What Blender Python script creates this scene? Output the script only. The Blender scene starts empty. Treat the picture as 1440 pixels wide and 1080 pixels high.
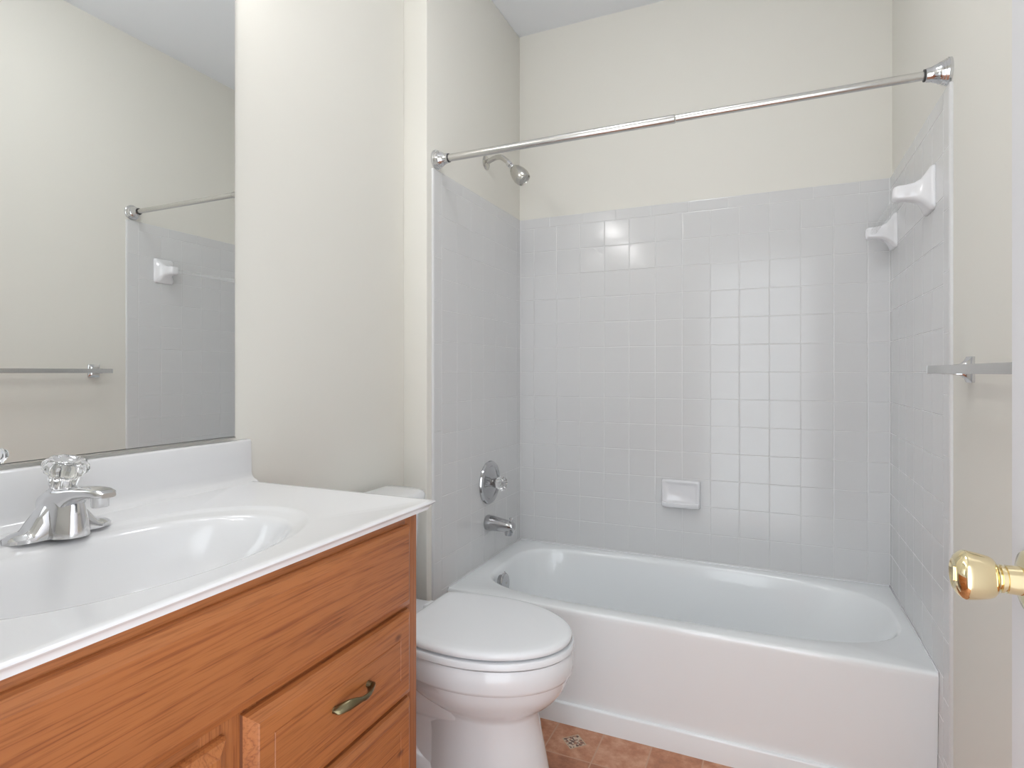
import bpy, bmesh, math, random
from mathutils import Vector, Matrix
random.seed(7)
PI = math.pi
sc = bpy.context.scene
COL = sc.collection
H = 1.175                       # eye height above the floor

# ------------------------------------------------------------------ camera, world, exposure
cam = bpy.data.objects.new('camera', bpy.data.cameras.new('camera'))
COL.objects.link(cam)
cam.location = (0, 0, H)
cam.rotation_euler = (PI/2, 0, 0.4187)
cam.data.sensor_width = 36.0
cam.data.lens = 816.1/1440*36
cam.data.shift_y = -16.46/1440
cam.data.clip_start = 0.01
sc.camera = cam
sc.view_settings.view_transform = 'Standard'
sc.view_settings.look = 'None'
sc.view_settings.gamma = 1.0
sc.view_settings.use_curve_mapping = False
sc.view_settings.exposure = 0.34
world = bpy.data.worlds.new('world'); sc.world = world
world.use_nodes = True
world.node_tree.nodes['Background'].inputs[0].default_value = (0.90, 0.95, 1.0, 1)
world.node_tree.nodes['Background'].inputs[1].default_value = 2.8
BULB = 36.0                     # vanity lamp bulbs
CEIL_FILL = 15.5                # glow of the added ceiling fill light

# ------------------------------------------------------------------ room dimensions
XL, XR, YB = -1.0736, 0.402, 2.511     # alcove tile faces
XW = -1.177                            # vanity wall
YN = 1.708                             # front of the alcove stub wall
YF = 0.10                              # wall with the doorway
ZC = 2.757                             # ceiling
ZT = 1.889                             # top of the tile
RIM = 0.390                            # tub rim
YE = 1.745                             # front edge of tile
YT = 1.833                             # tub front
PT = 0.1113                            # tile pitch

# ------------------------------------------------------------------ materials
def nt(name):
    m = bpy.data.materials.new(name); m.use_nodes = True
    return m, m.node_tree, m.node_tree.nodes['Principled BSDF']
def simple(name, col, rough=0.5, metal=0.0, coat=0.0, bump=None, ior=None, trans=0.0, spec=None):
    m, t, b = nt(name)
    b.inputs['Base Color'].default_value = (*col, 1)
    b.inputs['Roughness'].default_value = rough
    b.inputs['Metallic'].default_value = metal
    b.inputs['Coat Weight'].default_value = coat
    b.inputs['Coat Roughness'].default_value = 0.06
    if ior: b.inputs['IOR'].default_value = ior
    b.inputs['Transmission Weight'].default_value = trans
    if spec is not None: b.inputs['Specular IOR Level'].default_value = spec
    if bump:
        sca, stg, dist = bump
        tc = t.nodes.new('ShaderNodeTexCoord'); n = t.nodes.new('ShaderNodeTexNoise')
        n.inputs['Scale'].default_value = sca; n.inputs['Detail'].default_value = 4
        bp = t.nodes.new('ShaderNodeBump'); bp.inputs['Strength'].default_value = stg; bp.inputs['Distance'].default_value = dist
        t.links.new(tc.outputs['Object'], n.inputs['Vector'])
        t.links.new(n.outputs['Fac'], bp.inputs['Height']); t.links.new(bp.outputs['Normal'], b.inputs['Normal'])
    return m
def emit(name, col, s):
    m, t, b = nt(name)
    b.inputs['Base Color'].default_value = (0.9, 0.9, 0.9, 1)
    b.inputs['Emission Color'].default_value = (*col, 1)
    b.inputs['Emission Strength'].default_value = s
    return m
PAINT = simple('wall_paint', (0.80, 0.783, 0.725), 0.55, bump=(160, 0.08, 0.0006))
CEILM = simple('ceiling_paint', (0.86, 0.88, 0.91), 0.8)
TRIM = simple('trim_paint', (0.78, 0.78, 0.79), 0.35)
DOORM = simple('door_paint', (0.76, 0.76, 0.785), 0.35, bump=(40, 0.05, 0.0006))
TILE = simple('glazed_tile', (0.70, 0.702, 0.705), 0.14, spec=0.5)
GROUT = simple('grout', (0.78, 0.78, 0.78), 0.6)
TUBM = simple('tub_enamel', (0.91, 0.935, 0.95), 0.12, coat=0.3)
PORC = simple('vitreous_china', (0.82, 0.83, 0.85), 0.10, coat=0.3)
SEATM = simple('seat_plastic', (0.83, 0.845, 0.865), 0.22)
MARB = simple('cultured_marble', (0.80, 0.80, 0.81), 0.14, coat=0.3)
CERA = simple('white_ceramic', (0.84, 0.84, 0.86), 0.10, coat=0.4)
CHROME = simple('chrome', (0.70, 0.70, 0.71), 0.10, metal=1.0)
CHROME2 = simple('tub_chrome', (0.52, 0.52, 0.53), 0.12, metal=1.0)
STEEL = simple('satin_steel', (0.66, 0.65, 0.63), 0.26, metal=1.0)
NICKEL = simple('shower_nickel', (0.60, 0.585, 0.55), 0.2, metal=1.0)
BRASS = simple('polished_brass', (0.93, 0.80, 0.50), 0.10, metal=1.0)
BRONZE = simple('antique_brass', (0.20, 0.17, 0.10), 0.30, metal=1.0, bump=(300, 0.2, 0.0005))
RUBBER = simple('dark_ring', (0.05, 0.05, 0.05), 0.5)
GREYR = simple('spray_face', (0.45, 0.45, 0.43), 0.4)
MIRROR = simple('mirror_silver', (0.90, 0.915, 0.91), 0.005, metal=1.0)
EDGE = simple('mirror_edge', (0.25, 0.27, 0.26), 0.3)
ACRYL = simple('clear_acrylic', (1, 1, 1), 0.04, ior=1.49, trans=1.0)
BARM = simple('clear_bar_plastic', (0.85, 0.86, 0.87), 0.08)
BARM.node_tree.nodes['Principled BSDF'].inputs['Alpha'].default_value = 0.22
FROST = emit('lamp_bulb_glow', (1.0, 0.985, 0.97), BULB)
GLOW2 = emit('ceiling_fill_glow', (0.97, 0.98, 1.0), CEIL_FILL)

def wood(name, grain, seed):
    """red-toned oak; grain = 0,1,2 the axis along which the fibres run"""
    m, t, b = nt(name); N = t.nodes; L = t.links
    tc = N.new('ShaderNodeTexCoord')
    def mapped(s_along, s_across, off):
        mp = N.new('ShaderNodeMapping'); s = [s_across]*3; s[grain] = s_along
        mp.inputs['Scale'].default_value = s; mp.inputs['Location'].default_value = (off, off*1.7, off*2.3)
        L.new(tc.outputs['Object'], mp.inputs['Vector']); return mp
    # cathedral bands
    m1 = mapped(0.55, 24, seed)
    n1 = N.new('ShaderNodeTexNoise'); n1.inputs['Scale'].default_value = 1.0; n1.inputs['Detail'].default_value = 3; n1.inputs['Distortion'].default_value = 0.35
    L.new(m1.outputs[0], n1.inputs['Vector'])
    mu = N.new('ShaderNodeMath'); mu.operation = 'MULTIPLY'; mu.inputs[1].default_value = 8
    L.new(n1.outputs['Fac'], mu.inputs[0])
    fr = N.new('ShaderNodeMath'); fr.operation = 'FRACT'; L.new(mu.outputs[0], fr.inputs[0])
    r1 = N.new('ShaderNodeValToRGB')
    e = r1.color_ramp.elements
    e[0].position = 0.0; e[0].color = (0.291, 0.088, 0.027, 1)
    e[1].position = 1.0; e[1].color = (0.409, 0.137, 0.041, 1)
    k = e.new(0.14); k.color = (0.459, 0.161, 0.049, 1)
    k = e.new(0.75); k.color = (0.477, 0.173, 0.053, 1)
    L.new(fr.outputs[0], r1.inputs['Fac'])
    # broad tone
    m2 = mapped(1.0, 6, seed+3)
    n2 = N.new('ShaderNodeTexNoise'); n2.inputs['Scale'].default_value = 1.5; n2.inputs['Detail'].default_value = 2
    L.new(m2.outputs[0], n2.inputs['Vector'])
    r2 = N.new('ShaderNodeValToRGB'); e = r2.color_ramp.elements
    e[0].position = 0.3; e[0].color = (0.74, 0.71, 0.72, 1); e[1].position = 0.7; e[1].color = (0.93, 0.91, 0.90, 1)
    L.new(n2.outputs['Fac'], r2.inputs['Fac'])
    x1 = N.new('ShaderNodeMix'); x1.data_type = 'RGBA'; x1.blend_type = 'MULTIPLY'; x1.inputs[0].default_value = 1
    L.new(r1.outputs[0], x1.inputs[6]); L.new(r2.outputs[0], x1.inputs[7])
    # pores
    m3 = mapped(14, 420, seed+9)
    n3 = N.new('ShaderNodeTexNoise'); n3.inputs['Scale'].default_value = 1; n3.inputs['Detail'].default_value = 2
    L.new(m3.outputs[0], n3.inputs['Vector'])
    r3 = N.new('ShaderNodeValToRGB'); e = r3.color_ramp.elements
    e[0].position = 0.34; e[0].color = (0.66, 0.6, 0.55, 1); e[1].position = 0.5; e[1].color = (1, 1, 1, 1)
    L.new(n3.outputs['Fac'], r3.inputs['Fac'])
    x2 = N.new('ShaderNodeMix'); x2.data_type = 'RGBA'; x2.blend_type = 'MULTIPLY'; x2.inputs[0].default_value = 0.7
    L.new(x1.outputs[2], x2.inputs[6]); L.new(r3.outputs[0], x2.inputs[7])
    # small knots
    m4 = mapped(5, 9, seed+5)
    v = N.new('ShaderNodeTexVoronoi'); v.inputs['Scale'].default_value = 1.0
    L.new(m4.outputs[0], v.inputs['Vector'])
    r4 = N.new('ShaderNodeValToRGB'); e = r4.color_ramp.elements
    e[0].position = 0.025; e[0].color = (0.25, 0.14, 0.09, 1); e[1].position = 0.07; e[1].color = (1, 1, 1, 1)
    L.new(v.outputs['Distance'], r4.inputs['Fac'])
    x3 = N.new('ShaderNodeMix'); x3.data_type = 'RGBA'; x3.blend_type = 'MULTIPLY'; x3.inputs[0].default_value = 0.75
    L.new(x2.outputs[2], x3.inputs[6]); L.new(r4.outputs[0], x3.inputs[7])
    L.new(x3.outputs[2], b.inputs['Base Color'])
    b.inputs['Roughness'].default_value = 0.38
    b.inputs['Coat Weight'].default_value = 0.15; b.inputs['Coat Roughness'].default_value = 0.25
    bp = N.new('ShaderNodeBump'); bp.inputs['Strength'].default_value = 0.15; bp.inputs['Distance'].default_value = 0.0005
    L.new(n3.outputs['Fac'], bp.inputs['Height']); L.new(bp.outputs['Normal'], b.inputs['Normal'])
    return m
WOODH = wood('oak_horizontal', 1, 0.0)
WOODH2 = wood('oak_drawer', 1, 4.2)
WOODV = wood('oak_vertical', 2, 8.1)
WOODE = simple('oak_end_grain', (0.20, 0.075, 0.035), 0.5, bump=(220, 0.2, 0.0006))

def floor_mat():
    m, t, b = nt('terracotta_floor'); N = t.nodes; L = t.links
    def M(op, a, c=None, d=None):
        n = N.new('ShaderNodeMath'); n.operation = op
        for i, v in enumerate((a, c, d)):
            if v is None: continue
            if isinstance(v, (int, float)): n.inputs[i].default_value = v
            else: L.new(v, n.inputs[i])
        return n.outputs[0]
    tc = N.new('ShaderNodeTexCoord'); sp = N.new('ShaderNodeSeparateXYZ'); L.new(tc.outputs['Object'], sp.inputs[0])
    P = 0.154
    u = M('DIVIDE', M('ADD', sp.outputs[0], 0.647+P*20), P); v = M('DIVIDE', M('ADD', sp.outputs[1], -1.691+P*20), P)
    fu = M('FRACT', u); fv = M('FRACT', v); cu = M('FLOOR', u); cv = M('FLOOR', v)
    du = M('SUBTRACT', 0.5, M('ABSOLUTE', M('SUBTRACT', fu, 0.5))); dv = M('SUBTRACT', 0.5, M('ABSOLUTE', M('SUBTRACT', fv, 0.5)))
    g = M('MULTIPLY', M('MINIMUM', du, dv), P)
    grout = M('LESS_THAN', g, 0.0022)
    cell = N.new('ShaderNodeCombineXYZ'); L.new(cu, cell.inputs[0]); L.new(cv, cell.inputs[1])
    wn = N.new('ShaderNodeTexWhiteNoise'); L.new(cell.outputs[0], wn.inputs['Vector'])
    n = N.new('ShaderNodeTexNoise'); n.inputs['Scale'].default_value = 22; n.inputs['Detail'].default_value = 6; n.inputs['Roughness'].default_value = 0.65
    L.new(tc.outputs['Object'], n.inputs['Vector'])
    tone = M('ADD', n.outputs['Fac'], M('MULTIPLY', M('SUBTRACT', wn.outputs['Value'], 0.5), 0.22))
    r = N.new('ShaderNodeValToRGB'); e = r.color_ramp.elements
    e[0].position = 0.3; e[0].color = (0.34, 0.135, 0.07, 1); e[1].position = 0.72; e[1].color = (0.66, 0.36, 0.23, 1)
    k = e.new(0.5); k.color = (0.50, 0.215, 0.115, 1)
    L.new(tone, r.inputs['Fac'])
    # diamond insert in one tile out of sixteen
    man = M('ADD', M('ABSOLUTE', M('SUBTRACT', fu, 0.5)), M('ABSOLUTE', M('SUBTRACT', fv, 0.5)))
    ind = M('LESS_THAN', man, 0.27); edge = M('GREATER_THAN', man, 0.235)
    sel = M('MULTIPLY', M('LESS_THAN', M('ABSOLUTE', M('SUBTRACT', M('MODULO', M('ADD', cu, 0), 4), 0)), 0.5),
            M('LESS_THAN', M('ABSOLUTE', M('SUBTRACT', M('MODULO', M('ADD', cv, 0), 4), 0)), 0.5))
    vo = N.new('ShaderNodeTexVoronoi'); vo.inputs['Scale'].default_value = 170; L.new(tc.outputs['Object'], vo.inputs['Vector'])
    vr = N.new('ShaderNodeValToRGB'); vr.color_ramp.interpolation = 'CONSTANT'; e = vr.color_ramp.elements
    e[0].position = 0; e[0].color = (0.13, 0.07, 0.055, 1); e[1].position = 0.35; e[1].color = (0.62, 0.50, 0.38, 1)
    k = e.new(0.7); k.color = (0.40, 0.20, 0.13, 1)
    sv = N.new('ShaderNodeSeparateColor'); L.new(vo.outputs['Color'], sv.inputs[0]); L.new(sv.outputs[0], vr.inputs['Fac'])
    def mix(f, a, c):
        x = N.new('ShaderNodeMix'); x.data_type = 'RGBA'; L.new(f, x.inputs[0])
        for i, q in ((6, a), (7, c)):
            if isinstance(q, tuple): x.inputs[i].default_value = (*q, 1)
            else: L.new(q, x.inputs[i])
        return x.outputs[2]
    dia = mix(edge, vr.outputs[0], (0.55, 0.40, 0.27))
    c = mix(M('MULTIPLY', ind, sel), r.outputs[0], dia)
    c = mix(grout, c, (0.56, 0.33, 0.22))
    L.new(c, b.inputs['Base Color']); b.inputs['Roughness'].default_value = 0.4
    bp = N.new('ShaderNodeBump'); bp.inputs['Strength'].default_value = 0.3; bp.inputs['Distance'].default_value = 0.001
    L.new(M('SUBTRACT', n.outputs['Fac'], grout), bp.inputs['Height']); L.new(bp.outputs['Normal'], b.inputs['Normal'])
    return m
FLOORM = floor_mat()

# ------------------------------------------------------------------ object helpers
def link(name, bm, mats, parent=None, smooth=True, angle=35):
    bmesh.ops.remove_doubles(bm, verts=bm.verts, dist=1e-6)
    bmesh.ops.recalc_face_normals(bm, faces=bm.faces)
    me = bpy.data.meshes.new(name)
    for f in bm.faces: f.smooth = smooth
    if smooth:
        for e in bm.edges:
            if len(e.link_faces) == 2 and e.calc_face_angle(0) > math.radians(angle): e.smooth = False
    bm.to_mesh(me); bm.free()
    for m in (mats if isinstance(mats, (list, tuple)) else [mats]): me.materials.append(m)
    o = bpy.data.objects.new(name, me); COL.objects.link(o)
    if parent is not None:
        o.parent = parent
        o.matrix_parent_inverse = Matrix.Translation(-Vector(parent.location))
    return o
def tag(o, label, cat, group=None):
    o['label'] = label; o['category'] = cat
    if group: o['group'] = group
    return o
def thing(name, loc, label, cat, group=None):
    o = bpy.data.objects.new(name, None); o.location = loc; o.empty_display_size = 0.05
    COL.objects.link(o); return tag(o, label, cat, group)
def structure(o): o['kind'] = 'structure'; return o

def add_box(bm, x0, x1, y0, y1, z0, z1, bev=0.0, seg=3):
    r = bmesh.ops.create_cube(bm, size=1.0)
    vs = r['verts']
    for v in vs:
        v.co = Vector(((x0+x1)/2+v.co.x*(x1-x0), (y0+y1)/2+v.co.y*(y1-y0), (z0+z1)/2+v.co.z*(z1-z0)))
    if bev > 0:
        es = list({e for v in vs for e in v.link_edges})
        bmesh.ops.bevel(bm, geom=es, offset=bev, segments=seg, profile=0.5, affect='EDGES')
    return bm
def box(name, dims, mat, parent=None, bev=0.0, seg=3, smooth=True):
    bm = bmesh.new(); add_box(bm, *dims, bev=bev, seg=seg); return link(name, bm, mat, parent, smooth)
def loft(bm, rings, cap0=False, cap1=False, closed=True):
    V = [[bm.verts.new(p) for p in r] for r in rings]
    n = len(rings[0])
    for a, b in zip(V[:-1], V[1:]):
        for i in range(n if closed else n-1):
            j = (i+1) % n
            bm.faces.new((a[i], a[j], b[j], b[i]))
    if cap0: bm.faces.new(V[0])
    if cap1: bm.faces.new(V[-1])
    return V
def frame(d):
    d = Vector(d).normalized()
    up = Vector((0, 0, 1)) if abs(d.z) < 0.95 else Vector((1, 0, 0))
    s = d.cross(up).normalized(); u = s.cross(d).normalized()
    return d, s, u
def lathe(bm, org, axis, prof, seg=48, lobes=None, cap=True):
    """prof = [(distance along axis, radius)]; lobes = (count, depth)"""
    d, s, u = frame(axis); org = Vector(org); rings = []
    for item in prof:
        h, r = item[0], item[1]; lob = item[2] if len(item) > 2 else 1.0
        ring = []
        for i in range(seg):
            a = 2*PI*i/seg
            rr = r
            if lobes: rr = r*(1-lobes[1]*lob*(0.5-0.5*math.cos(lobes[0]*a)))
            ring.append(org+d*h+(s*math.cos(a)+u*math.sin(a))*rr)
        rings.append(ring)
    loft(bm, rings, cap, cap)
def tube(bm, pts, rad, seg=16, sub=6, flat=1.0):
    P = [Vector(p) for p in pts]; R = rad if isinstance(rad, (list, tuple)) else [rad]*len(P)
    Q, RR = [], []
    for i in range(len(P)-1):
        p0, p1, p2, p3 = P[max(i-1, 0)], P[i], P[i+1], P[min(i+2, len(P)-1)]
        for k in range(sub):
            t = k/sub
            Q.append(0.5*((2*p1)+(p2-p0)*t+(2*p0-5*p1+4*p2-p3)*t*t+(3*p1-p0-3*p2+p3)*t**3)); RR.append(R[i]*(1-t)+R[i+1]*t)
    Q.append(P[-1]); RR.append(R[-1])
    rings = []; prev = None
    for i, q in enumerate(Q):
        d = (Q[min(i+1, len(Q)-1)]-Q[max(i-1, 0)]).normalized()
        if prev is None: _, s, u = frame(d)
        else:
            s = (prev - d*prev.dot(d)).normalized(); u = s.cross(d)
        prev = s
        rings.append([q+(s*math.cos(2*PI*k/seg)+u*math.sin(2*PI*k/seg)*flat)*RR[i] for k in range(seg)])
    loft(bm, rings, True, True)

# ------------------------------------------------------------------ room shell
T = 0.012
wl = structure(box('wall_left', (XW-0.1, XW, YF-0.12, 2.62, 0, ZC), PAINT, smooth=False))
stub = structure(box('wall_alcove', (XW, XL-0.008, YN, 2.62, 0, ZC), PAINT, bev=0.003))
wb = structure(box('wall_back', (XL-0.008, XR+0.008, YB+0.008, 2.62, 0, ZC), PAINT, smooth=False))
wr = structure(box('wall_right', (XR+0.008, XR+0.12, YF-0.12, 2.62, 0, ZC), PAINT, smooth=False))
structure(box('floor', (XW-0.1, XR+0.12, YF-0.12, 2.62, -0.05, 0), FLOORM, smooth=False))
structure(box('ceiling', (XW-0.1, XR+0.12, YF-0.12, 2.62, ZC, ZC+0.05), CEILM, smooth=False))
DX0, DX1, DZ = -0.47, 0.27, 2.05
bm = bmesh.new()
add_box(bm, XW, DX0, YF-0.12, YF, 0, ZC); add_box(bm, DX1, XR+0.008, YF-0.12, YF, 0, ZC); add_box(bm, DX0, DX1, YF-0.12, YF, DZ, ZC)
structure(link('wall_front', bm, PAINT, smooth=False))
bm = bmesh.new()
add_box(bm, DX0-0.06, DX0, YF, YF+0.012, 0, DZ+0.06, 0.003); add_box(bm, DX1, DX1+0.06, YF, YF+0.012, 0, DZ+0.06, 0.003)
add_box(bm, DX0-0.06, DX1+0.06, YF, YF+0.012, DZ, DZ+0.06, 0.003)
structure(link('trim_1', bm, TRIM))
structure(box('baseboard_right', (XR-0.004, XR+0.008, YF+0.012, YE-0.001, 0, 0.085), TRIM, bev=0.003))
structure(box('baseboard_left', (XW, XW+0.012, 1.03, YN, 0, 0.085), TRIM, bev=0.003))

# ------------------------------------------------------------------ tiled surround: every tile a bevelled, very slightly tilted face
def tiles(name, parent, origin, du, dn, cells, w0, w1, z0, z1):
    """origin: point on tile face at u=0,z=0; du along wall; dn out of wall"""
    O = Vector(origin); U = Vector(du); Nn = Vector(dn); Z = Vector((0, 0, 1)); bm = bmesh.new()
    def P(u, z, d): return O+U*u+Z*z+Nn*d
    for (a, b, c, e) in cells:
        a, b = max(a, w0), min(b, w1); c, e = max(c, z0), min(e, z1)
        if b-a < 0.004 or e-c < 0.004: continue
        tu, tz = random.gauss(0, 0.0016), random.gauss(0, 0.0016); cu, cz = (a+b)/2, (c+e)/2
        if (round(a, 3), round(e, 3)) in LIP: tu, tz = LIP[(round(a, 3), round(e, 3))]
        rings = []
        for ins, d in ((0.0006, -0.0012), (0.0009, -0.0007), (0.0018, -0.0002), (0.0032, 0.0)):
            rings.append([P(x, y, d+(tu*(x-cu)+tz*(y-cz)) - 0.0002) for x, y in ((a+ins, c+ins), (b-ins, c+ins), (b-ins, e-ins), (a+ins, e-ins))])
        loft(bm, rings, False, True)
        for f in bm.faces: pass
    V = [P(w0, z0, -0.0012), P(w1, z0, -0.0012), P(w1, z1, -0.0012), P(w0, z1, -0.0012)]
    B = [P(w0, z0, -0.008), P(w1, z0, -0.008), P(w1, z1, -0.008), P(w0, z1, -0.008)]
    n0 = len(bm.faces)
    loft(bm, [B, V], True, True)
    bm.faces.ensure_lookup_table()
    for f in list(bm.faces)[n0:]: f.material_index = 1
    bmesh.ops.recalc_face_normals(bm, faces=bm.faces)
    me = bpy.data.meshes.new(name); bm.to_mesh(me); bm.free()
    me.materials.append(TILE); me.materials.append(GROUT)
    o = bpy.data.objects.new(name, me); COL.objects.link(o); o.parent = parent
    return o
ZCAP = ZT-0.0457
LIP = {(round(0.0691+PT*2, 3), round(ZCAP-PT, 3)): (-0.014, -0.018), (round(0.0691+PT*4, 3), round(ZCAP-PT, 3)): (0.009, -0.012)}   # two tiles set a touch proud at one edge
def rows(): 
    z = ZCAP
    while z > 0: yield z-PT, z; z -= PT
cells = []
W = XR-XL
xs = [0.0691+PT*(i-1) for i in range(15)]
for z0, z1 in rows():
    for x in xs: cells.append((x, x+PT, z0, z1))
for k in range(-2, 12): cells.append((0.4548+0.154*(k-2), 0.4548+0.154*(k-1), ZCAP, ZT))
tiles('tile_surround', wb, (XL, YB, 0), (1, 0, 0), (0, -1, 0), cells, 0, W, 0, ZT)
def side(parent, X, n):
    cells = []; D = YB-YE; b0 = 0.050
    for z0, z1 in rows():
        for k in range(8): cells.append((b0+PT*k, b0+PT*(k+1), z0, z1))
    z = ZT
    while z > 0: cells.append((0, b0, z-0.154, z)); z -= 0.154
    for k in range(6): cells.append((b0+0.154*k, b0+0.154*(k+1), ZCAP, ZT))
    tiles('tile_surround', parent, (X, YE, 0), (0, 1, 0), (n, 0, 0), cells, 0, D, 0, ZT)
side(stub, XL, 1); side(wr, XR, -1)
# rounded bullnose along the front edge of both side panels
for par, X, n in ((stub, XL, 1), (wr, XR, -1)):
    bm = bmesh.new(); pr = []
    for z in (0, ZT):
        pr.append([Vector((X-n*0.008, YE+0.003, z)), Vector((X-n*0.008, YE-0.006, z)), Vector((X-n*0.0045, YE-0.0058, z)), Vector((X-n*0.0015, YE-0.004, z)), Vector((X-n*0.0002, YE-0.001, z)), Vector((X-n*0.0002, YE+0.002, z))])
    loft(bm, pr, True, True); link('bullnose_edge', bm, TILE, par)

for X0, X1 in ((XL-0.001, XL+0.003), (XR-0.003, XR+0.001)):
    box('corner_grout', (X0, X1, YB-0.003, YB+0.001, RIM+0.004, ZT-0.001), GROUT, wb, bev=0.001, seg=2)
# ------------------------------------------------------------------ ray-cast ring helpers for basins
def rect_r(c, s, x0, x1, y0, y1, cx, cy):
    t = 1e9
    if c > 1e-9: t = min(t, (x1-cx)/c)
    if c < -1e-9: t = min(t, (x0-cx)/c)
    if s > 1e-9: t = min(t, (y1-cy)/s)
    if s < -1e-9: t = min(t, (y0-cy)/s)
    return t
def sup_r(c, s, aL, aR, b, nL, nR, b2=None):
    a, n = (aR, nR) if c >= 0 else (aL, nL)
    bb = b if (s >= 0 or b2 is None) else b2
    return ((abs(c)/a)**n+(abs(s)/bb)**n)**(-1/n)
def angles(n, cx, cy, x0, x1, y0, y1):
    A = [2*PI*i/n for i in range(n)]
    for px, py in ((x0, y0), (x1, y0), (x0, y1), (x1, y1)):
        t = math.atan2(py-cy, px-cx) % (2*PI)
        i = min(range(n), key=lambda k: abs((A[k]-t+PI) % (2*PI)-PI)); A[i] = t
    return sorted(A)

# ------------------------------------------------------------------ bathtub
tub = thing('bathtub', (XL+W/2, (YT+YB)/2, 0), 'white alcove bathtub with a plain apron set between three tiled walls', 'bathtub')
cx, cy = -0.32, 2.188
A = angles(160, cx, cy, XL, XR, YT, YB)
def rr(inset, yf, z):
    out = []
    for a in A:
        c, s = math.cos(a), math.sin(a)
        r = rect_r(c, s, XL+inset, XR-inset, yf, YB-inset, cx, cy)
        p = Vector((cx+c*r, cy+s*r, z))
        for qx, qy, ex, ey in ((XL, YT, XL+inset, yf), (XR, YT, XR-inset, yf), (XL, YB, XL+inset, YB-inset), (XR, YB, XR-inset, YB-inset)):
            if abs((math.atan2(qy-cy, qx-cx)-a+PI) % (2*PI)-PI) < 1e-6: p = Vector((ex, ey, z))
        out.append(p)
    return out
def oo(aL, aR, b, z, nL=4.2, nR=3.1):
    out = []
    for a in A:
        c, s = math.cos(a), math.sin(a); r = sup_r(c, s, aL, aR, b, nL, nR); out.append(Vector((cx+c*r, cy+s*r, z)))
    return out
bm = bmesh.new(); R_ = RIM; g = 0.0005
rings = [rr(g, YT+0.010, 0.0), rr(g, YT+0.010, 0.064), rr(g, YT+0.0105, 0.0665), rr(g, YT+0.0130, 0.0685), rr(g, YT+0.0200, 0.0695), rr(g, YT+0.0205, 0.0730),
         rr(g, YT+0.018, 0.10), rr(g, YT+0.004, R_-0.045), rr(g, YT+0.0005, R_-0.022), rr(g, YT+0.0003, R_-0.010), rr(g+0.0005, YT+0.002, R_-0.004), rr(g+0.001, YT+0.006, R_-0.001), rr(g+0.006, YT+0.013, R_),
         ]
aL, aR, b = 0.680, 0.684, 0.287
rings += [oo(aL+0.010, aR+0.008, b+0.008, R_-0.001), oo(aL+0.003, aR+0.002, b+0.002, R_-0.004), oo(aL-0.003, aR-0.004, b-0.003, R_-0.011), oo(aL-0.006, aR-0.010, b-0.007, R_-0.022)]
for s in (0.12, 0.25, 0.4, 0.55, 0.7, 0.82, 0.9):
    rings.append(oo(aL-0.006-0.05*s, aR-0.010-0.24*s**1.1, b-0.007-0.055*s, R_-0.022-0.30*s, 4.2-0.9*s, 3.1-0.3*s))
rings += [oo(aL-0.066, aR-0.27, b-0.078, R_-0.325, 3.2, 2.8), oo(aL-0.09, aR-0.31, b-0.105, R_-0.338, 3, 2.8), oo(aL-0.20, aR-0.42, b-0.16, R_-0.343, 2.8, 2.6), oo(0.1, 0.1, 0.05, R_-0.345, 2, 2)]
loft(bm, rings, False, True)
link('tub_shell', bm, TUBM, tub, angle=60)
for nm, q in (('caulk_bead', (XL, XR, YB-0.004, YB, R_-0.004, R_+0.0035)), ('caulk_bead', (XL, XL+0.0035, YT+0.004, YB, R_-0.004, R_+0.0035)), ('caulk_bead', (XR-0.0035, XR, YT+0.004, YB, R_-0.004, R_+0.0035))):
    box(nm, q, CERA, tub, bev=0.0012, seg=2)
# overflow plate
bm = bmesh.new(); oc = Vector((-0.968, 2.062, 0.350))
lathe(bm, oc, (1, 0, 0.10), [(0, 0.030), (0.012, 0.031), (0.016, 0.037), (0.020, 0.038), (0.023, 0.036), (0.025, 0.031), (0.026, 0.004)])
ov = link('overflow_plate', bm, CHROME2, tub); ov['label'] = 'chrome round overflow plate'
bm = bmesh.new(); tube(bm, [oc+Vector((0.012, 0.0, 0.030)), oc+Vector((0.016, -0.004, 0.040)), oc+Vector((0.022, -0.006, 0.047))], [0.0035, 0.003, 0.0035], 10); link('trip_lever', bm, CHROME, ov)
bm = bmesh.new(); lathe(bm, oc+Vector((0.0255, 0, 0.002)), (1, 0, 0.1), [(0, 0.004), (0.0015, 0.004), (0.002, 0.002)], 16); link('screw', bm, GREYR, ov)
bm = bmesh.new(); lathe(bm, (-0.80, 2.188, 0.047), (0, 0, 1), [(0, 0.035), (0.002, 0.034), (0.003, 0.02), (0.002, 0.01)]); link('drain', bm, CHROME, tub)

# ------------------------------------------------------------------ tub and shower fittings
vy, vz = 2.175, H-0.459
val = thing('shower_valve', (XL, vy, vz), 'round chrome shower valve plate with a clear knob on the tiled wall above the spout', 'shower valve')
bm = bmesh.new()
lathe(bm, (XL, vy, vz), (1, 0, 0), [(0, 0.089), (0.004, 0.090), (0.010, 0.087), (0.014, 0.078), (0.0145, 0.070), (0.011, 0.066), (0.012, 0.058), (0.020, 0.035), (0.024, 0.022), (0.024, 0.001)], 64)
link('escutcheon', bm, CHROME2, val)
bm = bmesh.new(); lathe(bm, (XL+0.02, vy, vz), (1, 0, 0), [(0, 0.020), (0.018, 0.020), (0.020, 0.016), (0.020, 0.001)], 32); link('collar', bm, CHROME2, val)
bm = bmesh.new(); lathe(bm, (XL+0.036, vy, vz), (1, 0, 0), [(0, 0.016, 0), (0.005, 0.024), (0.022, 0.031), (0.032, 0.031), (0.038, 0.025), (0.036, 0.012, 0), (0.034, 0.001, 0)], 64, (8, 0.16))
link('knob', bm, ACRYL, val)['label'] = 'clear fluted acrylic knob'

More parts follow.
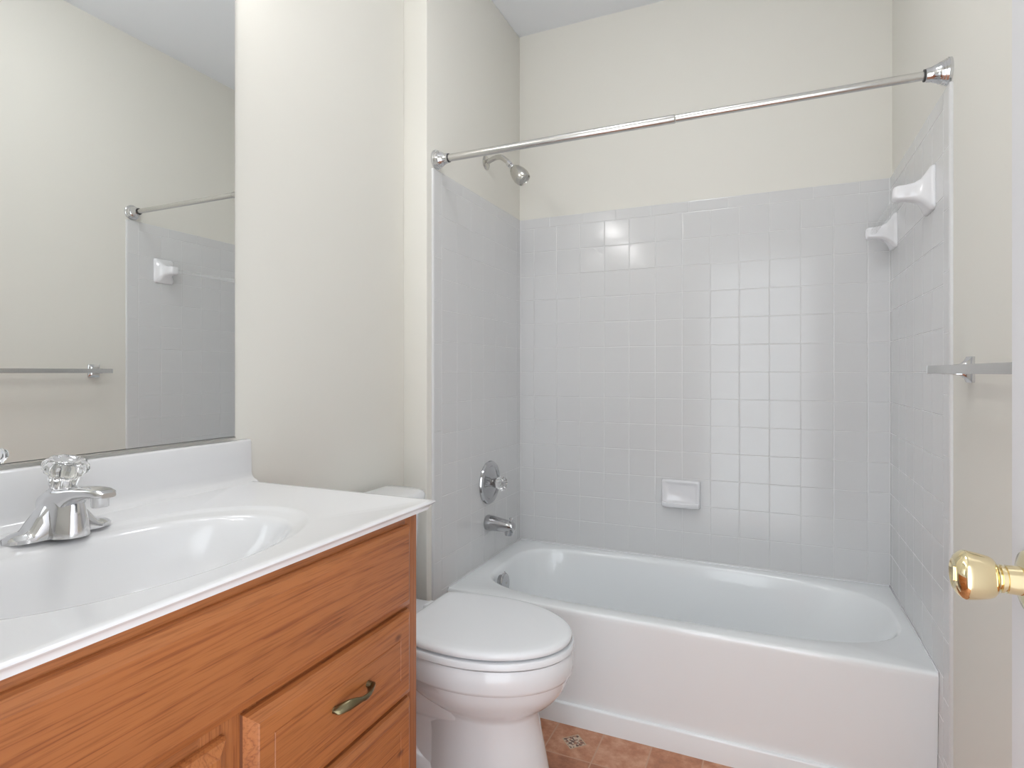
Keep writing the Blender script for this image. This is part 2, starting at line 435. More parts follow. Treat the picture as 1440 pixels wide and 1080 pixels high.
spx = thing('tub_spout', (XL, 2.158, H-0.622), 'chrome tub spout with a small diverter knob above the left tub rim', 'tub spout')
bm = bmesh.new(); z0 = H-0.622; sy = 2.158
rings = []
for x, rw, rt, rb in ((0, 0.030, 0.030, 0.031), (0.006, 0.032, 0.032, 0.032), (0.03, 0.0315, 0.030, 0.031), (0.07, 0.028, 0.025, 0.027), (0.095, 0.026, 0.022, 0.026), (0.112, 0.0245, 0.019, 0.026), (0.121, 0.021, 0.014, 0.022), (0.125, 0.012, 0.006, 0.012)):
    ring = []
    for i in range(40):
        a = 2*PI*i/40; c, s = math.cos(a), math.sin(a)
        ring.append(Vector((XL+x, sy+c*rw, z0-x*0.05+(s*rt if s > 0 else s*rb))))
    rings.append(ring)
loft(bm, rings, True, True)
lathe(bm, (XL+0.101, sy, z0-0.022), (0, 0, -1), [(0, 0.020), (0.018, 0.0185), (0.020, 0.0175), (0.020, 0.014), (0.012, 0.013)], 32)
link('spout_body', bm, CHROME2, spx)
bm = bmesh.new(); lathe(bm, (XL+0.108, sy, z0+0.012), (0, 0, 1), [(0, 0.003), (0.010, 0.003), (0.011, 0.0065), (0.017, 0.0065), (0.018, 0.004)], 20); link('diverter_knob', bm, CHROME, spx)

hy = 2.162
sh = thing('wall_shower', (XL-0.008, hy, H+0.873), 'small satin nickel shower head on a bent arm high on the left alcove wall', 'shower head')
bm = bmesh.new(); lathe(bm, (XL-0.008, hy, H+0.872), (1, 0, 0), [(0, 0.029), (0.002, 0.030), (0.006, 0.026), (0.010, 0.014), (0.011, 0.010)], 40); link('wall_flange', bm, NICKEL, sh)
bm = bmesh.new(); tube(bm, [(XL-0.006, hy, H+0.872), (XL+0.03, hy, H+0.884), (XL+0.055, hy, H+0.886), (XL+0.075, hy, H+0.876), (XL+0.10, hy, H+0.853)], 0.0105, 20, 8); link('shower_arm', bm, NICKEL, sh)
hd = Vector((0.070, 0.0, -0.078)).normalized(); h0 = Vector((XL+0.094, hy, H+0.857))
bm = bmesh.new(); lathe(bm, h0, hd, [(0, 0.0125), (0.016, 0.0125), (0.017, 0.009), (0.022, 0.009), (0.024, 0.012), (0.030, 0.0125), (0.033, 0.011)], 12); link('swivel_nut', bm, CHROME, sh)
bm = bmesh.new(); lathe(bm, h0+hd*0.031, hd, [(0, 0.012), (0.006, 0.019), (0.018, 0.026), (0.036, 0.0315), (0.052, 0.0335), (0.056, 0.034), (0.072, 0.031), (0.078, 0.0285), (0.079, 0.026), (0.074, 0.024), (0.073, 0.001)], 48); hb = link('spray_bell', bm, NICKEL, sh)
bm = bmesh.new(); lathe(bm, h0+hd*0.104, hd, [(0, 0.022), (0.002, 0.0215), (0.003, 0.014), (0.001, 0.008), (0.004, 0.004)], 32); link('spray_face', bm, GREYR, hb)

rod = thing('shower_rod', (XL, 1.767, H+0.7508), 'chrome telescoping shower curtain rod spanning the tub alcove', 'curtain rod')
ry, rz = 1.767, H+0.7508
XM = -0.255
bm = bmesh.new(); lathe(bm, (XL-0.004, ry, rz), (1, 0, 0), [(0, 0.0128), (XM-XL, 0.0128), (XM-XL+0.002, 0.0118)], 32); link('outer_tube', bm, STEEL, rod)
bm = bmesh.new(); lathe(bm, (XM, ry, rz), (1, 0, 0), [(0, 0.0108), (XR-XM+0.004, 0.0108)], 32); link('inner_tube', bm, STEEL, rod)
for X, n in ((XL-0.008, 1), (XR+0.008, -1)):
    bm = bmesh.new()
    prof = [(0, 0.034), (0.006, 0.034), (0.007, 0.0325), (0.012, 0.0315), (0.013, 0.0295), (0.018, 0.0285), (0.019, 0.0265), (0.024, 0.0255), (0.026, 0.0235), (0.040, 0.018), (0.050, 0.0165), (0.052, 0.0145)]
    lathe(bm, (X, ry, rz), (n, 0, 0), prof, 48); fl = link('end_flange', bm, CHROME, rod)
    bm = bmesh.new(); lathe(bm, (X+n*0.0515, ry, rz), (n, 0, 0), [(0, 0.0150), (0.004, 0.0150), (0.004, 0.012)], 32); link('gasket_ring', bm, RUBBER, fl)

# soap dish on the back wall
sd = thing('soap_dish', (-0.340, YB, H-0.511), 'white ceramic soap dish mounted low on the tiled back wall', 'soap dish')
bm = bmesh.new()
def rrect(xc, zc, hw, hh, r, y, n=6):
    out = []
    for k, (sx, sz) in enumerate(((1, 1), (-1, 1), (-1, -1), (1, -1))):
        for i in range(n+1):
            a = k*PI/2+i*PI/2/n
            out.append(Vector((xc+sx*(hw-r)+r*math.cos(a), y, zc+sz*(hh-r)+r*math.sin(a))))
    return out
sc_x, sc_z = -0.342, H-0.508
loft(bm, [rrect(sc_x, sc_z, 0.078, 0.058, 0.008, YB), rrect(sc_x, sc_z, 0.079, 0.059, 0.008, YB-0.006), rrect(sc_x, sc_z, 0.076, 0.056, 0.009, YB-0.018), rrect(sc_x, sc_z, 0.073, 0.053, 0.010, YB-0.022),
          rrect(sc_x, sc_z, 0.069, 0.049, 0.010, YB-0.022), rrect(sc_x, sc_z, 0.064, 0.044, 0.012, YB-0.017), rrect(sc_x, sc_z+0.002, 0.054, 0.034, 0.014, YB-0.012)], True, True)
link('dish_body', bm, CERA, sd, angle=50)
bm = bmesh.new(); rings = []
for i in range(13):                      # curved lip along the lower edge
    x = sc_x-0.074+0.148*i/12; q = math.sin(PI*i/12)**0.35 if 0 < i < 12 else 0.45
    y1 = YB-0.012-0.034*q
    rings.append([Vector((x, YB-0.004, sc_z-0.056)), Vector((x, y1+0.006, sc_z-0.054)), Vector((x, y1, sc_z-0.046)), Vector((x, y1, sc_z-0.036)), Vector((x, y1+0.004, sc_z-0.033)), Vector((x, y1+0.008, sc_z-0.036)), Vector((x, YB-0.012, sc_z-0.044)), Vector((x, YB-0.004, sc_z-0.044))])
loft(bm, rings, True, True); link('soap_lip', bm, CERA, sd, angle=50)

# ceramic towel bar inside the alcove
tb = thing('ceramic_towel_bar', (XR, 2.17, H+0.50), 'white ceramic and clear towel bar on the right tiled wall inside the alcove', 'towel bar')
for py in (1.918, 2.425):
    bm = bmesh.new(); rings = []
    for d, hw, hh, r in ((0, 0.050, 0.060, 0.012), (0.006, 0.050, 0.060, 0.014), (0.011, 0.046, 0.056, 0.016), (0.018, 0.036, 0.044, 0.016), (0.028, 0.028, 0.031, 0.014), (0.042, 0.024, 0.024, 0.012), (0.060, 0.022, 0.021, 0.010), (0.080, 0.021, 0.0195, 0.009), (0.087, 0.018, 0.017, 0.008), (0.090, 0.012, 0.012, 0.006)):
        ring = rrect(0, 0, hw, hh, r, 0)
        rings.append([Vector((XR-d, py+v.x, H+0.497+v.z)) for v in ring])
    loft(bm, rings, True, True); link('bracket', bm, CERA, tb, angle=60)['label'] = 'white glazed bracket'
box('bar', (XR-0.076, XR-0.060, 1.932, 2.411, H+0.489, H+0.505), BARM, tb, bev=0.002)['label'] = 'clear square bar'

# chrome towel bar outside the alcove
tb = thing('metal_towel_bar', (XR+0.008, 1.30, H+0.005), 'square satin metal towel bar on the painted right wall beside the door', 'towel bar')
WX = XR+0.008
for py in (1.598, 1.035):
    bm = bmesh.new(); rings = []
    for d, hw, hh in ((0, 0.024, 0.029), (0.005, 0.024, 0.029), (0.010, 0.017, 0.021), (0.020, 0.011, 0.013), (0.040, 0.0095, 0.0105), (0.052, 0.0095, 0.0105)):
        rings.append([Vector((WX-d, py+v.x, H+0.006+v.z)) for v in rrect(0, 0, hw, hh, 0.002, 0, 2)])
    loft(bm, rings, True, True); link('post', bm, CHROME, tb)
box('bar', (WX-0.075, WX-0.056, 1.0, 1.634, H-0.003, H+0.0155), STEEL, tb, bev=0.0015)
box('end_cap', (WX-0.0755, WX-0.0555, 1.634, 1.637, H-0.0035, H+0.016), CHROME, tb, bev=0.0008)

# ------------------------------------------------------------------ toilet
ty = 1.43
toi = thing('toilet', (-0.80, ty, 0), 'white elongated toilet with closed lid between the oak vanity and the bathtub', 'toilet')
def egg(z, xb, xc, xf, w, ab=None, n=64, cut=None, nf=2.0):
    """outline: front half ellipse xc..xf, rear half ellipse of semi axis ab truncated at xb"""
    ab = ab or (xc-xb); out = []
    for i in range(n):
        a = 2*PI*i/n; c, s = math.cos(a), math.sin(a)
        if c >= 0:
            x = xc+(xf-xc)*abs(c)**(2/nf); y = w*math.copysign(abs(s)**(2/nf), s)
        else:
            x = xc+ab*c; y = w*s
            if x < xb:
                ymax = w*math.sqrt(max(0, 1-((xb-xc)/ab)**2)); a0 = math.acos((xb-xc)/ab)
                aa = a if a <= PI else 2*PI-a
                f = (PI-aa)/(PI-a0); x = xb; y = math.copysign(ymax*f, s)
        out.append(Vector((x, ty+y, z)))
    return out
def lidrings(zs, o):
    R = []
    for z, d in zs: R.append(egg(z, -0.925-d, -0.735, -0.476+o+d, 0.181+o+d, 0.33))
    return R
# bowl with rim band
bm = bmesh.new()
prof = [(0.447, -1.00, -0.73, -0.480, 0.178), (0.4465, -1.003, -0.73, -0.474, 0.184), (0.440, -1.005, -0.73, -0.470, 0.188), (0.395, -1.005, -0.73, -0.471, 0.188), (0.386, -1.00, -0.73, -0.475, 0.184), (0.383, -0.995, -0.73, -0.481, 0.178),
        (0.365, -0.98, -0.73, -0.485, 0.174), (0.345, -0.96, -0.73, -0.494, 0.166), (0.325, -0.94, -0.73, -0.509, 0.152), (0.308, -0.92, -0.725, -0.527, 0.136), (0.295, -0.91, -0.72, -0.546, 0.122), (0.284, -0.90, -0.715, -0.560, 0.112), (0.27, -0.90, -0.71, -0.566, 0.106),
        (0.20, -0.895, -0.70, -0.553, 0.106), (0.12, -0.90, -0.69, -0.536, 0.110), (0.05, -0.92, -0.69, -0.522, 0.118), (0.025, -0.93, -0.69, -0.515, 0.124), (0.0, -0.93, -0.69, -0.513, 0.126)]
loft(bm, [egg(*p) for p in prof], True, True)
# rear body and foot behind the pedestal column
def rbox(z, x0, x1, w, r):
    return [Vector(((x0+x1)/2+v.x, ty+v.z, z)) for v in rrect(0, 0, (x1-x0)/2, w, r, 0, 5)]
loft(bm, [rbox(z, x0, x1, w, r) for z, x0, x1, w, r in ((0, -1.12, -0.68, 0.120, 0.05), (0.03, -1.12, -0.68, 0.116, 0.05), (0.055, -1.10, -0.70, 0.078, 0.04), (0.22, -1.08, -0.72, 0.070, 0.04), (0.245, -1.09, -0.72, 0.088, 0.04), (0.265, -1.10, -0.72, 0.106, 0.05), (0.30, -1.10, -0.72, 0.112, 0.05), (0.35, -1.11, -0.75, 0.125, 0.05), (0.40, -1.13, -0.80, 0.165, 0.04), (0.425, -1.14, -0.86, 0.185, 0.04), (0.432, -1.14, -0.86, 0.182, 0.04))], True, True)
for sgn in (-1, 1):
    tube(bm, [(-0.80, ty+sgn*0.045, 0.06), (-0.90, ty+sgn*0.048, 0.10), (-0.98, ty+sgn*0.048, 0.20), (-1.03, ty+sgn*0.045, 0.22), (-1.06, ty+sgn*0.04, 0.10), (-1.06, ty+sgn*0.04, 0.02)], 0.045, 20, 6)
link('bowl', bm, PORC, toi, angle=50)
bm = bmesh.new()
o = 0.004
outer = lidrings([(0.450, 0.001), (0.452, 0.004), (0.462, 0.0045), (0.4665, 0.002), (0.4680, -0.004)], o)
inner = [egg(z, -0.86, -0.735, -0.54, 0.115, 0.14) for z in (0.4680, 0.450)]
loft(bm, outer+inner+[outer[0]], False, False); link('seat', bm, SEATM, toi)
bm = bmesh.new()
loft(bm, lidrings([(0.4735, -0.006), (0.4735, 0.0), (0.478, 0.003), (0.484, 0.002), (0.489, -0.003), (0.4915, -0.012), (0.4925, -0.03), (0.493, -0.10)], 0.0), True, True)
link('lid', bm, SEATM, toi, angle=50)
for s in (-1, 1):
    box('hinge', (-0.955, -0.915, ty+s*0.075-0.022, ty+s*0.075+0.022, 0.430, 0.478), SEATM, toi, bev=0.007)
    box('bumper', (-0.60, -0.575, ty+s*0.125-0.008, ty+s*0.125+0.008, 0.4685, 0.4738), SEATM, toi, bev=0.001)
def tankring(z, d0, hw, bow, r=0.045, n=8):
    """rear straight at wall side, bowed front"""
    xb = -1.157; pts = []
    pts.append((xb, -hw)); 
    F = []
    for i in range(25):
        t = -1+2*i/24
        y = t*hw; x = xb+d0+bow*(1-t*t)
        e = max(0, abs(t)-0.80)/0.20
        x -= r*(1-math.sqrt(max(0, 1-e*e)))
        F.append((x, y))
    pts += F; pts.append((xb, hw))
    # side points
    return [Vector((x, ty+y, z)) for x, y in pts]
bm = bmesh.new()
loft(bm, [tankring(z, d, hw, b) for z, d, hw, b in ((0.432, 0.095, 0.150, 0.02), (0.445, 0.105, 0.160, 0.025), (0.60, 0.115, 0.170, 0.03), (0.764, 0.122, 0.177, 0.03))], True, True)
link('tank', bm, PORC, toi, angle=50)
bm = bmesh.new()
loft(bm, [tankring(z, d, hw, b) for z, d, hw, b in ((0.764, 0.130, 0.181, 0.032), (0.767, 0.136, 0.186, 0.033), (0.787, 0.138, 0.187, 0.033), (0.795, 0.133, 0.183, 0.032), (0.799, 0.120, 0.173, 0.030), (0.800, 0.08, 0.14, 0.02))], True, True)
link('tank_lid', bm, PORC, toi, angle=50)
bm = bmesh.new(); tube(bm, [(-1.03, ty-0.13, 0.71), (-0.995, ty-0.125, 0.71), (-0.982, ty-0.08, 0.702)], [0.008, 0.006, 0.007], 12); link('flush_lever', bm, CHROME, toi)

# ------------------------------------------------------------------ vanity cabinet
CT = H-0.262                    # counter surface
VY0, VY1 = 0.12, 1.026
CX = -0.628                     # counter front
van = thing('vanity_cabinet', (-0.90, 0.57, 0), 'red-toned oak vanity cabinet under the white sink top', 'cabinet')
FX = -0.650                     # face frame plane
CY0, CY1 = 0.14, 0.988
ZB = CT-0.018
bm = bmesh.new()
for q in ((XW+0.004, FX-0.019, CY0, CY0+0.016, 0.10, ZB-0.0005), (XW+0.004, FX-0.019, CY1-0.016, CY1, 0.10, ZB-0.0005), (XW+0.004, FX-0.019, CY0, CY1, 0.10, 0.116), (XW+0.004, XW+0.010, CY0, CY1, 0.10, ZB-0.0005)): add_box(bm, *q)
add_box(bm, XW+0.004, FX-0.075, CY0, CY1, 0.0, 0.10)
link('carcass', bm, WOODV, van, smooth=False)
FW = 0.0125
bm = bmesh.new()
add_box(bm, FX-0.019, FX, CY1-0.040, CY1, 0.10, ZB-0.0005, 0.001)
add_box(bm, FX-0.019, FX, CY0, CY0+0.04, 0.10, ZB-0.0005, 0.001)
YD = 0.566                       # between door and drawers
add_box(bm, FX-0.019, FX, 0.500, 0.590, 0.10, 0.720, 0.001)
link('face_frame_stile', bm, WOODV, van)
bm = bmesh.new()
add_box(bm, FX-0.0188, FX-0.0002, CY0+0.04, CY1-0.040, ZB-0.05, ZB-0.0005, 0.0005)
add_box(bm, FX-0.0188, FX-0.0002, CY0+0.04, CY1-0.040, 0.66, 0.735, 0.0005)
add_box(bm, FX-0.0188, FX-0.0002, 0.59, CY1-0.040, 0.45, 0.55, 0.0005)
add_box(bm, FX-0.0188, FX-0.0002, 0.59, CY1-0.040, 0.30, 0.34, 0.0005)
add_box(bm, FX-0.0188, FX-0.0002, CY0+0.04, CY1-0.040, 0.10, 0.15, 0.0005)
link('face_frame_rail', bm, WOODH, van)
def front(name, y0, y1, z0, z1, mat, thick=0.019, groove=0.0, edge=0.015):
    """slab front whose border steps back with a routed bevel"""
    bm = bmesh.new(); rings = []
    for ins, x in ((0.0, FX+0.0003), (0.0, FX+0.006), (0.003, FX+0.0115), (edge, FX+thick-0.0015), (edge+0.0015, FX+thick)):
        rings.append([Vector((x, y0+ins, z0+ins)), Vector((x, y1-ins, z0+ins)), Vector((x, y1-ins, z1-ins)), Vector((x, y0+ins, z1-ins))])
    if groove:
        for ins, x in ((groove, FX+thick), (groove+0.0012, FX+thick-0.0016), (groove+0.0024, FX+thick)):
            rings.append([Vector((x, y0+ins, z0+ins)), Vector((x, y1-ins, z0+ins)), Vector((x, y1-ins, z1-ins)), Vector((x, y0+ins, z1-ins))])
    loft(bm, rings, True, True)
    for f in bm.faces:                    # end grain takes the stain darker
        ys = [v.co.y for v in f.verts]; xm = max(v.co.x for v in f.verts)
        if max(ys)-min(ys) < 1e-5 and xm < FX+0.0065 and mat is not WOODV: f.material_index = 1
    return link(name, bm, [mat, WOODE], van, angle=20)
Z1T = 0.879; Z1B = 0.724
fy1 = 0.950
ff = front('false_drawer_front', CY0+0.008, fy1, Z1B, Z1T, WOODH)
d1 = front('drawer', 0.562, fy1, 0.554, 0.716, WOODH2, groove=0.042)
d2 = front('drawer', 0.562, fy1, 0.345, 0.545, WOODH, groove=0.042)
d3 = front('drawer', 0.562, fy1, 0.13, 0.336, WOODH2, groove=0.042)
# frame and raised field of a door
def door(y0, y1, z0, z1):
    d = front('door', y0, y1, z0, z1, WOODV)
    bm = bmesh.new(); x = FX+0.019; r = []
    for ins, dx in ((0.055, 0.0002), (0.057, -0.004), (0.062, -0.004), (0.085, 0.003), (0.087, 0.003)):
        r.append([Vector((x+dx, y0+ins, z0+ins)), Vector((x+dx, y1-ins, z0+ins)), Vector((x+dx, y1-ins, z1-ins)), Vector((x+dx, y0+ins, z1-ins))])
    loft(bm, r, False, True); link('panel', bm, WOODV, d, angle=20)
    return d
dr = door(CY0+0.008, 0.534, 0.13, 0.706)
def pull(parent, y, z):
    bm = bmesh.new(); x0 = FX+0.019
    # leaf-ended twisted bow handle running along y
    pts, n = [], 29
    P = []
    for i in range(n):
        t = i/(n-1); s = t*2-1
        yy = y+s*0.047
        zz = z-0.0036*math.sin(s*PI)
        xx = x0+0.018*(1-abs(s)**2.4)+0.003
        P.append((Vector((xx, yy, zz)), s))
    rings = []
    for i, (p, s) in enumerate(P):
        a = P[max(0, i-1)][0]; b = P[min(n-1, i+1)][0]; d = (b-a).normalized()
        sd_ = d.cross(Vector((0, 0, 1))).normalized(); up = sd_.cross(d)
        w = 0.0082 if abs(s) > 0.55 else 0.0082-0.0042*(1-abs(s)/0.55)
        if abs(s) > 0.88: w *= max(0.35, math.sqrt(max(0, 1-((abs(s)-0.88)/0.12)**2)))
        h = 0.0036
        tw = s*1.1
        ring = []
        for k in range(12):
            q = 2*PI*k/12; cu, cv = math.cos(q)*w, math.sin(q)*h
            ring.append(p+up*(cu*math.cos(tw)-cv*math.sin(tw))+sd_*(cu*math.sin(tw)+cv*math.cos(tw)))
        rings.append(ring)
    loft(bm, rings, True, True)
    for s in (-1, 1): lathe(bm, (x0-0.0003, y+s*0.042, z-s*0.0), (1, 0, 0), [(0, 0.006), (0.008, 0.0045)], 16)
    o = link('pull', bm, BRONZE, parent, angle=60); o['label'] = 'antique brass twisted bow pull'
pull(d1, 0.768, 0.640); pull(d2, 0.768, 0.447); pull(d3, 0.768, 0.235)

# ------------------------------------------------------------------ vanity top with integral basin
top = thing('sink_top', (-0.90, 0.57, CT), 'white cultured marble countertop with integral oval sink and backsplash', 'countertop')
bx, by = -0.872, 0.570
x0, x1, y0, y1 = XW+0.001, CX, VY0, VY1
xb = XW+0.022
A = angles(144, bx, by, xb, x1, y0, y1)
def cr(ins, z, bins=0.0):
    out = []
    for a in A:
        c, s = math.cos(a), math.sin(a); r = rect_r(c, s, xb+bins, x1-ins, y0+ins, y1-ins, bx, by); p = Vector((bx+c*r, by+s*r, z))
        for qx, qy, ex, ey in ((xb, y0, xb, y0+ins), (x1, y0, x1-ins, y0+ins), (xb, y1, xb, y1-ins), (x1, y1, x1-ins, y1-ins)):
            if abs((math.atan2(qy-by, qx-bx)-a+PI) % (2*PI)-PI) < 1e-6: p = Vector((ex, ey, z))
        out.append(p)
    return out
def el(ax, ay, z, n=2.0, dx=0):
    out = []
    for a in A:
        c, s = math.cos(a), math.sin(a); r = ((abs(c)/ax)**n+(abs(s)/ay)**n)**(-1/n); out.append(Vector((bx+dx+c*r, by+s*r, z)))
    return out
bm = bmesh.new()
rings = [cr(0.022, CT-0.018), cr(0.0105, CT-0.018), cr(0.0100, CT-0.0135), cr(0.0075, CT-0.0095), cr(0.0030, CT-0.0068), cr(0.0, CT-0.0035), cr(0.0008, CT-0.0012), cr(0.003, CT), cr(0.012, CT+0.0004), cr(0.022, CT-0.0018),
         el(0.192, 0.290, CT-0.0022, 2.1), el(0.187, 0.283, CT-0.003, 2.1), el(0.181, 0.276, CT-0.0062, 2.1), el(0.174, 0.266, CT-0.0080, 2.1), el(0.166, 0.252, CT-0.0100, 2.1, 0.006),
         el(0.162, 0.244, CT-0.0115, 2.1, 0.009), el(0.158, 0.239, CT-0.0150, 2.1, 0.010), el(0.152, 0.231, CT-0.025, 2.1, 0.010), el(0.144, 0.218, CT-0.045, 2.1, 0.009), el(0.128, 0.195, CT-0.078, 2.1, 0.006), el(0.106, 0.163, CT-0.105, 2.1, 0.003), el(0.08, 0.122, CT-0.124), el(0.05, 0.075, CT-0.134), el(0.022, 0.022, CT-0.138)]
loft(bm, rings, False, True)
link('basin_slab', bm, MARB, top, angle=50)
bm = bmesh.new(); rings = []
BS = H-0.163
prof = [(XW+0.001, CT-0.018), (XW+0.001, BS), (XW+0.014, BS), (XW+0.0175, BS-0.0015), (XW+0.019, BS-0.005), (XW+0.0195, BS-0.04), (XW+0.0205, CT+0.022), (XW+0.023, CT+0.012), (XW+0.029, CT+0.0045), (XW+0.040, CT), (XW+0.044, CT-0.004), (XW+0.044, CT-0.018)]
for y in (y0, y0+0.003, y1+0.009, y1+0.012):
    e = 0.0 if y in (y0+0.003, y1+0.009) else 0.002
    rings.append([Vector((x-(e if x > XW+0.01 else 0), y, z-(e if z > CT+0.01 else 0))) for x, z in prof])
loft(bm, rings, True, True); link('backsplash', bm, MARB, top, angle=50)
bm = bmesh.new(); lathe(bm, (bx, by, CT-0.1375), (0, 0, 1), [(0, 0.022), (0.002, 0.0215), (0.003, 0.017), (0.001, 0.013), (0.005, 0.011), (0.006, 0.002)], 32); link('drain', bm, CHROME, top)

# ------------------------------------------------------------------ faucet
fx, fy = -1.066, 0.568
FZ = CT-0.0017
fau = thing('faucet', (fx, fy, FZ), 'chrome centerset faucet with a clear acrylic knob behind the oval sink', 'faucet')
bm = bmesh.new(); rings = []
# wings: sections along y from tip to tip, height rising to the middle
n = 41
for i in range(n):
    s = -1+2*i/(n-1); a = abs(s)
    hw = 0.027*math.sqrt(max(0.0, 1-a**5))+0.0004
    hgt = 0.012*math.sqrt(max(0, 1-a**8))+0.056*max(0, 1-a/0.62)**0.85*(1 if a < 0.62 else 0)+0.006*(1-a)
    tw = hw*(0.62 if a > 0.3 else 0.62)
    y = fy+s*0.078
    rings.append([Vector((fx-hw, y, FZ)), Vector((fx-hw, y, FZ+min(0.006, hgt))), Vector((fx-hw*0.92, y, FZ+hgt*0.55)), Vector((fx-tw, y, FZ+hgt*0.93)), Vector((fx-tw*0.4, y, FZ+hgt)),
                  Vector((fx+tw*0.4, y, FZ+hgt)), Vector((fx+tw, y, FZ+hgt*0.93)), Vector((fx+hw*0.92, y, FZ+hgt*0.55)), Vector((fx+hw, y, FZ+min(0.006, hgt))), Vector((fx+hw, y, FZ))])
loft(bm, rings, True, True)
col = []
for z, cx_, rx, ry_ in ((0.0, 0.016, 0.043, 0.031), (0.012, 0.016, 0.042, 0.030), (0.030, 0.014, 0.041, 0.027), (0.050, 0.012, 0.040, 0.023), (0.064, 0.010, 0.036, 0.020), (0.070, 0.006, 0.028, 0.018)):
    col.append([Vector((fx+cx_+rx*math.cos(2*PI*k/40), fy+ry_*math.sin(2*PI*k/40), FZ+z)) for k in range(40)])
loft(bm, col, True, True)
body = link('faucet_body', bm, CHROME, fau, angle=40)
bm = bmesh.new(); rings = []
for x, hw, zt, zb in ((-0.026, 0.021, 0.064, 0.020), (-0.010, 0.0225, 0.073, 0.014), (0.012, 0.022, 0.077, 0.012), (0.028, 0.020, 0.0785, 0.030), (0.045, 0.0185, 0.080, 0.050), (0.065, 0.0175, 0.082, 0.0605), (0.09, 0.0175, 0.083, 0.0655), (0.110, 0.0175, 0.0825, 0.0675), (0.122, 0.0155, 0.080, 0.0685), (0.129, 0.011, 0.0765, 0.069)):
    ring = []; zc = (zt+zb)/2; hh = (zt-zb)/2
    for k in range(28):
        q = 2*PI*k/28; c, s = math.cos(q), math.sin(q); e = 0.62
        ring.append(Vector((fx+x, fy+hw*math.copysign(abs(c)**e, c), FZ+zc+hh*math.copysign(abs(s)**e, s))))
    rings.append(ring)
loft(bm, rings, True, True); link('spout', bm, CHROME, fau, angle=50)
bm = bmesh.new(); lathe(bm, (fx+0.107, fy, FZ+0.070), (0, 0, -1), [(0, 0.0125), (0.016, 0.012), (0.017, 0.011), (0.017, 0.009), (0.012, 0.0085)], 32); link('aerator', bm, CHROME, fau)
kd = Vector((0.30, 0.0, 1.0)).normalized(); k0 = Vector((fx+0.006, fy, FZ+0.070))
bm = bmesh.new(); lathe(bm, k0, kd, [(-0.012, 0.019), (0.0, 0.018), (0.006, 0.015), (0.034, 0.010), (0.035, 0.001)], 32); link('handle_stem', bm, CHROME, fau)
bm = bmesh.new()
lathe(bm, k0, kd, [(0.006, 0.0165, 0.4), (0.010, 0.0185, 0.5), (0.026, 0.0225, 0.6), (0.031, 0.0250, 0.8), (0.036, 0.0315), (0.043, 0.0330), (0.049, 0.0310), (0.053, 0.0265, 0.6), (0.0545, 0.020, 0.2), (0.051, 0.014, 0), (0.050, 0.001, 0)], 96, (10, 0.11))
kn = link('knob', bm, ACRYL, fau, angle=60); kn['label'] = 'clear fluted acrylic knob'

# ------------------------------------------------------------------ mirror
mi = thing('wall_mirror', (XW, 0.57, H-0.15), 'large frameless wall mirror above the sink backsplash', 'mirror')
MY1 = 0.998; MZ0, MZ1 = H-0.153, 2.085
box('mirror_backing', (XW+0.0003, XW+0.0065, 0.14, MY1, MZ0, MZ1), EDGE, mi, smooth=False)
bm = bmesh.new(); add_box(bm, XW+0.0066, XW+0.0090, 0.141, MY1-0.001, MZ0+0.001, MZ1-0.001); link('mirror_glass', bm, MIRROR, mi, smooth=False)
bm = bmesh.new(); add_box(bm, XW+0.0003, XW+0.0100, 0.14, MY1, MZ0-0.003, MZ0-0.0003); link('bottom_channel', bm, STEEL, mi, smooth=False)

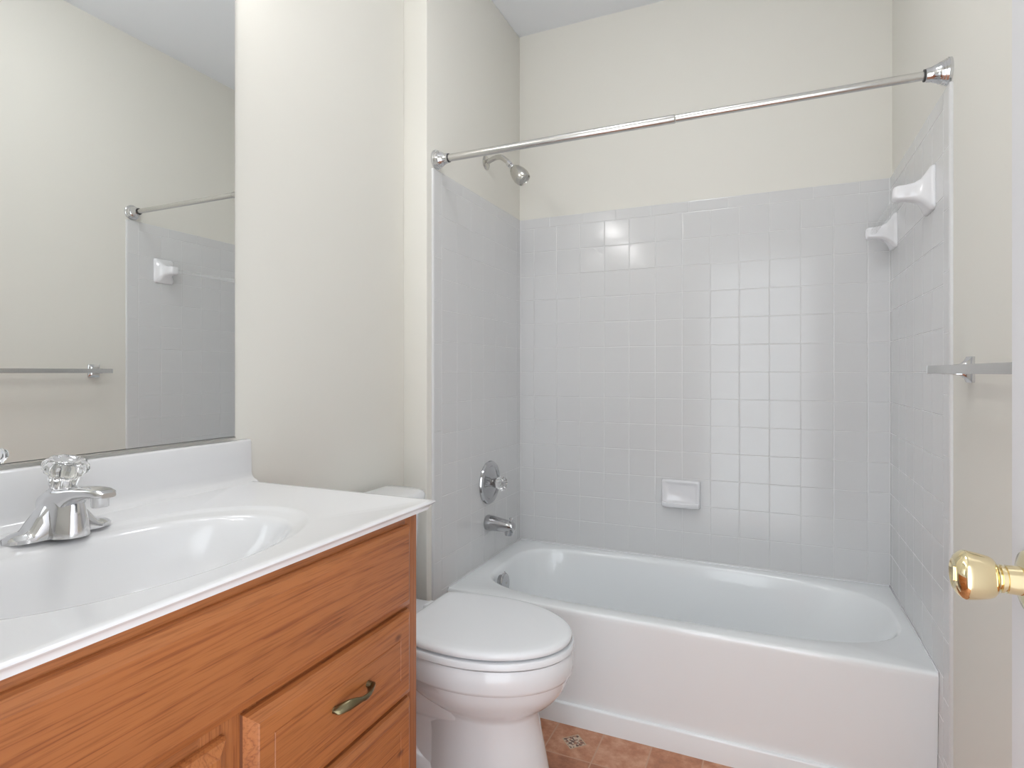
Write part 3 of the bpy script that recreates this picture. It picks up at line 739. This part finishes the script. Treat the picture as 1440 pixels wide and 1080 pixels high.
# ------------------------------------------------------------------ vanity lamp and added ceiling fill light
lf = thing('vanity_light', (XW, 0.57, 2.21), 'three-bulb chrome vanity light bar above the mirror', 'wall lamp')
box('back_plate', (XW, XW+0.03, 0.20, 0.94, 2.155, 2.265), CHROME, lf, bev=0.006)
for y in (0.30, 0.57, 0.84):
    bm = bmesh.new(); lathe(bm, (XW+0.028, y, 2.21), (1, 0, 0), [(0, 0.032), (0.012, 0.030), (0.020, 0.022), (0.030, 0.020)], 32); s_ = link('socket', bm, CHROME, lf)
    bm = bmesh.new(); bmesh.ops.create_uvsphere(bm, u_segments=32, v_segments=16, radius=0.034, matrix=Matrix.Translation((XW+0.098, y, 2.21))); link('bulb', bm, FROST, s_)
cl = thing('ceiling_fill_light', (-0.35, 1.15, ZC), 'added out-of-view fill light on the ceiling, a round glowing bowl', 'fill light')  # unseen light added to brighten and even out the room
bm = bmesh.new(); lathe(bm, (-0.35, 1.15, ZC), (0, 0, -1), [(0, 0.165), (0.02, 0.165), (0.025, 0.155)], 48); link('fill_base', bm, TRIM, cl)
bm = bmesh.new(); lathe(bm, (-0.35, 1.15, ZC-0.025), (0, 0, -1), [(0, 0.155), (0.02, 0.150), (0.05, 0.12), (0.07, 0.07), (0.078, 0.002)], 48); link('fill_bowl', bm, GLOW2, cl)

# ------------------------------------------------------------------ open door
d = structure(box('door_1', (0.250, 0.285, 0.122, 0.832, 0.012, 2.03), DOORM, bev=0.002))
ky, kz = 0.772, H-0.2185
for n, X in ((-1, 0.250), (1, 0.285)):
    bm = bmesh.new()
    if n == -1:
        lathe(bm, (X, ky, kz), (n, 0, 0), [(0, 0.033), (0.003, 0.033), (0.007, 0.030), (0.010, 0.020), (0.011, 0.015), (0.023, 0.0145), (0.0235, 0.0125), (0.0255, 0.0125), (0.026, 0.0145), (0.028, 0.0145), (0.0285, 0.011), (0.031, 0.011), (0.032, 0.0175), (0.0345, 0.0205), (0.038, 0.0222), (0.047, 0.0242), (0.056, 0.0257), (0.0585, 0.0260), (0.0605, 0.0255), (0.0630, 0.0240), (0.0665, 0.0200), (0.0685, 0.0160), (0.066, 0.0115), (0.066, 0.001)], 64)
    else:
        lathe(bm, (X, ky, kz), (n, 0, 0), [(0, 0.033), (0.003, 0.033), (0.007, 0.030), (0.010, 0.015), (0.023, 0.0145), (0.028, 0.011), (0.034, 0.0215), (0.052, 0.0252), (0.066, 0.027), (0.074, 0.0235), (0.0775, 0.016), (0.0775, 0.001)], 48)
    k = link('door_knob', bm, BRASS, d, angle=50); k['label'] = 'polished brass round knob'
    if n == -1:
        bm = bmesh.new(); add_box(bm, X-0.069, X-0.064, ky-0.002, ky+0.002, kz-0.008, kz+0.008, 0.001); link('turn_button', bm, BRASS, k)
